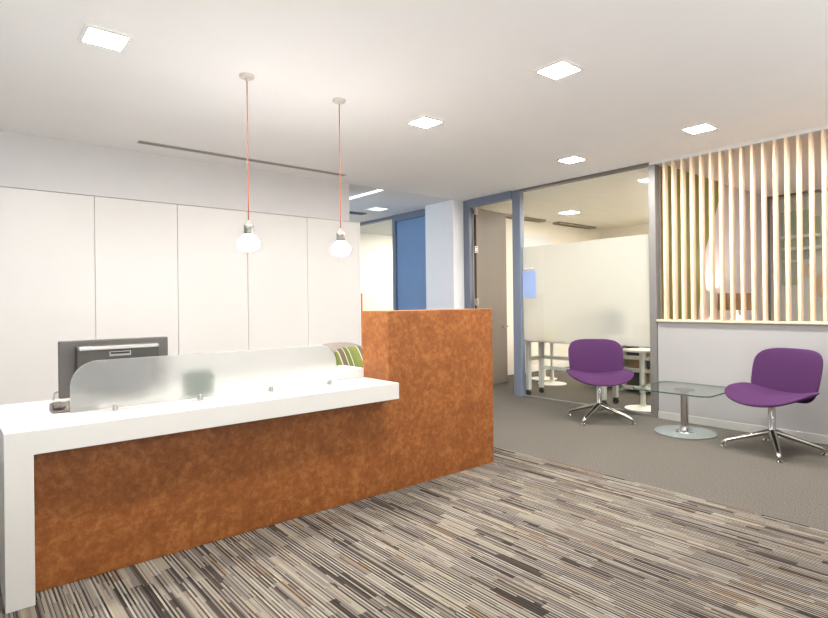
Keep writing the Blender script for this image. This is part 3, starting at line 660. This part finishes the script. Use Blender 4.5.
disc_stool(7.30, 5.50, 0.21, 0.66, 'white pedestal table farther back behind the left wheeled legs')
disc_stool(6.09, 3.20, 0.20, 0.66, 'white pedestal table beside the grey metal post, behind glass')
t = thing('open_shelf_unit', 'white open shelf unit holding boxes, behind the glass near the post', 'shelf unit', (7.25, 4.0, 0))
xs, y0, y1 = 7.1, 3.45, 4.35
for k in range(4):
    y = y0 + (y1 - y0) * k / 3; MB().box(xs, xs + 0.35, y - 0.03, y + 0.03, 0, 0.66).build('upright', white_metal_m, t, bevel=0.003)
for z in (0.03, 0.27, 0.44, 0.62): MB().box(xs, xs + 0.35, y0 - 0.03, y1 + 0.03, z, z + 0.05).build('shelf', white_metal_m, t, bevel=0.003)
wh = ['left', 'middle', 'right']
for j, z in enumerate((0.08, 0.32, 0.49)):
    for k in range(3):
        y = y1 - (y1 - y0) * (k + 0.5) / 3
        o = thing('storage_box', f'{"dark" if (j + k) % 2 else "tan"} box on the {["bottom", "middle", "top"][j]} level, {wh[k]} bay of the white shelf unit', 'box', (xs + 0.18, y, z), 0, 'boxes in the white shelf unit')
        hh = (0.16, 0.1, 0.1)[j]
        MB().box(-0.13, 0.13, -0.09, 0.09, 0, hh).build('box_body', dark2_m if (j + k) % 2 else tan_m, o, bevel=0.004, world=False)
        MB().box(-0.134, 0.134, -0.094, 0.094, hh, hh + 0.018).build('lid', dark2_m if (j + k) % 2 else tan_m, o, bevel=0.004, world=False)
t = thing('desk_monitor', 'dark monitor showing as a grey blur behind the frosted glass', 'monitor', (6.2, 3.66, 0.74), math.radians(62))
MB().box(-0.24, 0.24, -0.018, 0.018, 0.1, 0.38).build('bezel', dark_m, t, bevel=0.006, world=False); MB().box(-0.225, 0.225, -0.021, -0.018, 0.115, 0.365).build('display', black_m, t, world=False)
MB().cyl(0.02, 0.01, 0.14, 0, 0.03, 16).build('stand_neck', dark_m, t, smooth=35, world=False); MB().cyl(0.1, 0, 0.012, 0, 0.03, 32).build('stand_base', dark_m, t, smooth=35, world=False)
o = tag(MB().box(6.02, 6.2, 4.5, 4.62, 0.74, 0.86).build('card_box', yellow_m, bevel=0.004, origin=(6.1, 4.56, 0.74)), 'small yellow box blurred behind the frosted glass, on the wheeled table', 'box')
o = thing('wall_poster', 'pale blue sheet stuck on the glass wall beside the door post', 'poster', (XW + 0.015, 4.53, 1.3))
MB().box(XW + 0.0165, XW + 0.0195, 4.425, 4.638, 1.30, 1.645).build('sheet', poster_m, o); MB().box(XW + 0.012, XW + 0.0195, 4.46, 4.62, 1.668, 1.682).build('hanging_rail', pale_steel_m, o, bevel=0.003)
o = thing('reflection_board', 'tall pale board painting in a reflection, on the meeting room wall', 'reflection_board', (7.85, 6.175, 0.75))  # lighter board colour stands in for reflections in the glass
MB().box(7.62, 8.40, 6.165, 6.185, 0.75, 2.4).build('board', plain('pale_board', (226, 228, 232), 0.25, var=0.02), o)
MB().box(8.9, 9.5, 6.13, 6.2, 1.0, 1.02).build('pen_ledge', white_metal_m, tag(empty('wall_shelf', (9.2, 6.16, 1.0)), 'small white wall ledge blurred behind the frosted glass', 'shelf'))
t = thing('storage_wall', 'tall cream cabinet row along the back of the meeting room', 'cabinet', (9.9, 4.4, 0))
MB().box(9.65, 10.19, 2.95, 5.55, 0, 2.28).build('carcass', cream_m, t, bevel=0.003)
for k in range(3): MB().box(9.632, 9.65, 2.96 + 0.865 * k, 3.82 + 0.865 * k, 0.06, 2.27).build('door', cream_m, t, bevel=0.002)

# ------------------------------------------------------------------ behind the slats
t = thing('side_table', 'pale side table under the brown lamp behind the slats', 'table', (7.3, 2.55, 0))
MB().box(6.9, 7.8, 2.28, 2.82, 0.70, 0.73).build('tabletop', sill_m, t, bevel=0.004)
for x in (6.94, 7.72):
    for y in (2.32, 2.74): MB().box(x, x + 0.04, y, y + 0.04, 0, 0.70).build('leg', white_metal_m, t, bevel=0.003)
t = thing('table_lamp', 'table lamp with a brown rectangular shade behind the slats', 'lamp', (7.2, 2.6, 0.73))
MB().lathe([(0, 0), (0.11, 0), (0.12, 0.02), (0.13, 0.12), (0.10, 0.24), (0.05, 0.3), (0.02, 0.33), (0.012, 0.34), (0.012, 0.46), (0, 0.46)], seg=40).build('lamp_base', white_metal_m, t, smooth=40, world=False)
b = MB(); RZ = Matrix.Rotation(math.radians(-40), 4, 'Z')
for s in (-1, 1): b.box(-0.17, 0.17, s * 0.10 - 0.004, s * 0.10 + 0.004, 0.385, 0.585, RZ).box(s * 0.17 - 0.004, s * 0.17 + 0.004, -0.10, 0.10, 0.385, 0.585, RZ)
b.box(-0.17, 0.17, -0.006, 0.006, 0.455, 0.465, RZ)
b.build('lamp_shade', shade_m, t, world=False)
MB().lathe([(0, 0.45), (0.02, 0.46), (0.035, 0.5), (0.02, 0.54), (0, 0.55)], seg=20).build('bulb', glow('lamp_bulb_glow', (1.0, 0.93, 0.87), 320), t, smooth=True, world=False)
t = thing('slat_room_fill_panel', 'added unseen fill panel brightening the room behind the slats', 'ceiling light', (7.3, 1.0, ZC - 0.012))  # unseen glowing panel, added to lift the slat room
MB().box(6.9, 7.5, 0.7, 1.3, ZC - 0.022, ZC - 0.0125).build('trim_frame', lam_m, t); MB().box(6.92, 7.48, 0.72, 1.28, ZC - 0.025, ZC - 0.022).build('diffuser', glow('slat_room_panel_glow', (1.0, 0.93, 0.9), 34), t)
o = thing('acoustic_panel', 'pale green wall panels seen beyond the slats and glass', 'panel', (9.35, 2.5, 1.5))
for a, c, z0, z1 in ((2.42, 2.76, 1.80, 2.50), (2.30, 2.41, 1.96, 2.4), (2.55, 2.76, 1.44, 1.77)): MB().box(9.335, 9.355, a, c, z0, z1).build('panel', palegreen_m, o, bevel=0.003)
t = thing('wall_shelf', 'white wall shelf crossing the pale green panels beyond the slats', 'shelf', (9.3, 2.3, 1.9))
for z in (1.93, 2.10): MB().box(9.20, 9.334, 1.6, 2.77, z, z + 0.045).build('board', lam_m, t, bevel=0.003)
peach_m = plain('peach_fabric', (240, 208, 178), 0.8)
for (y, z, r1, r2, lb) in ((2.27, 1.43, 0.075, 0.17, 'larger peach coloured soft pad on the wall beyond the slats'), (2.43, 1.64, 0.05, 0.085, 'smaller peach coloured soft pad above the larger one beyond the slats')):
    o = tag(MB().pad(r1, r2, 2.5, 0.02, lambda u, v, w: (w, u, v)).build('wall_pad', peach_m, smooth=True), lb, 'wall pad'); o.location = (9.335, y, z)
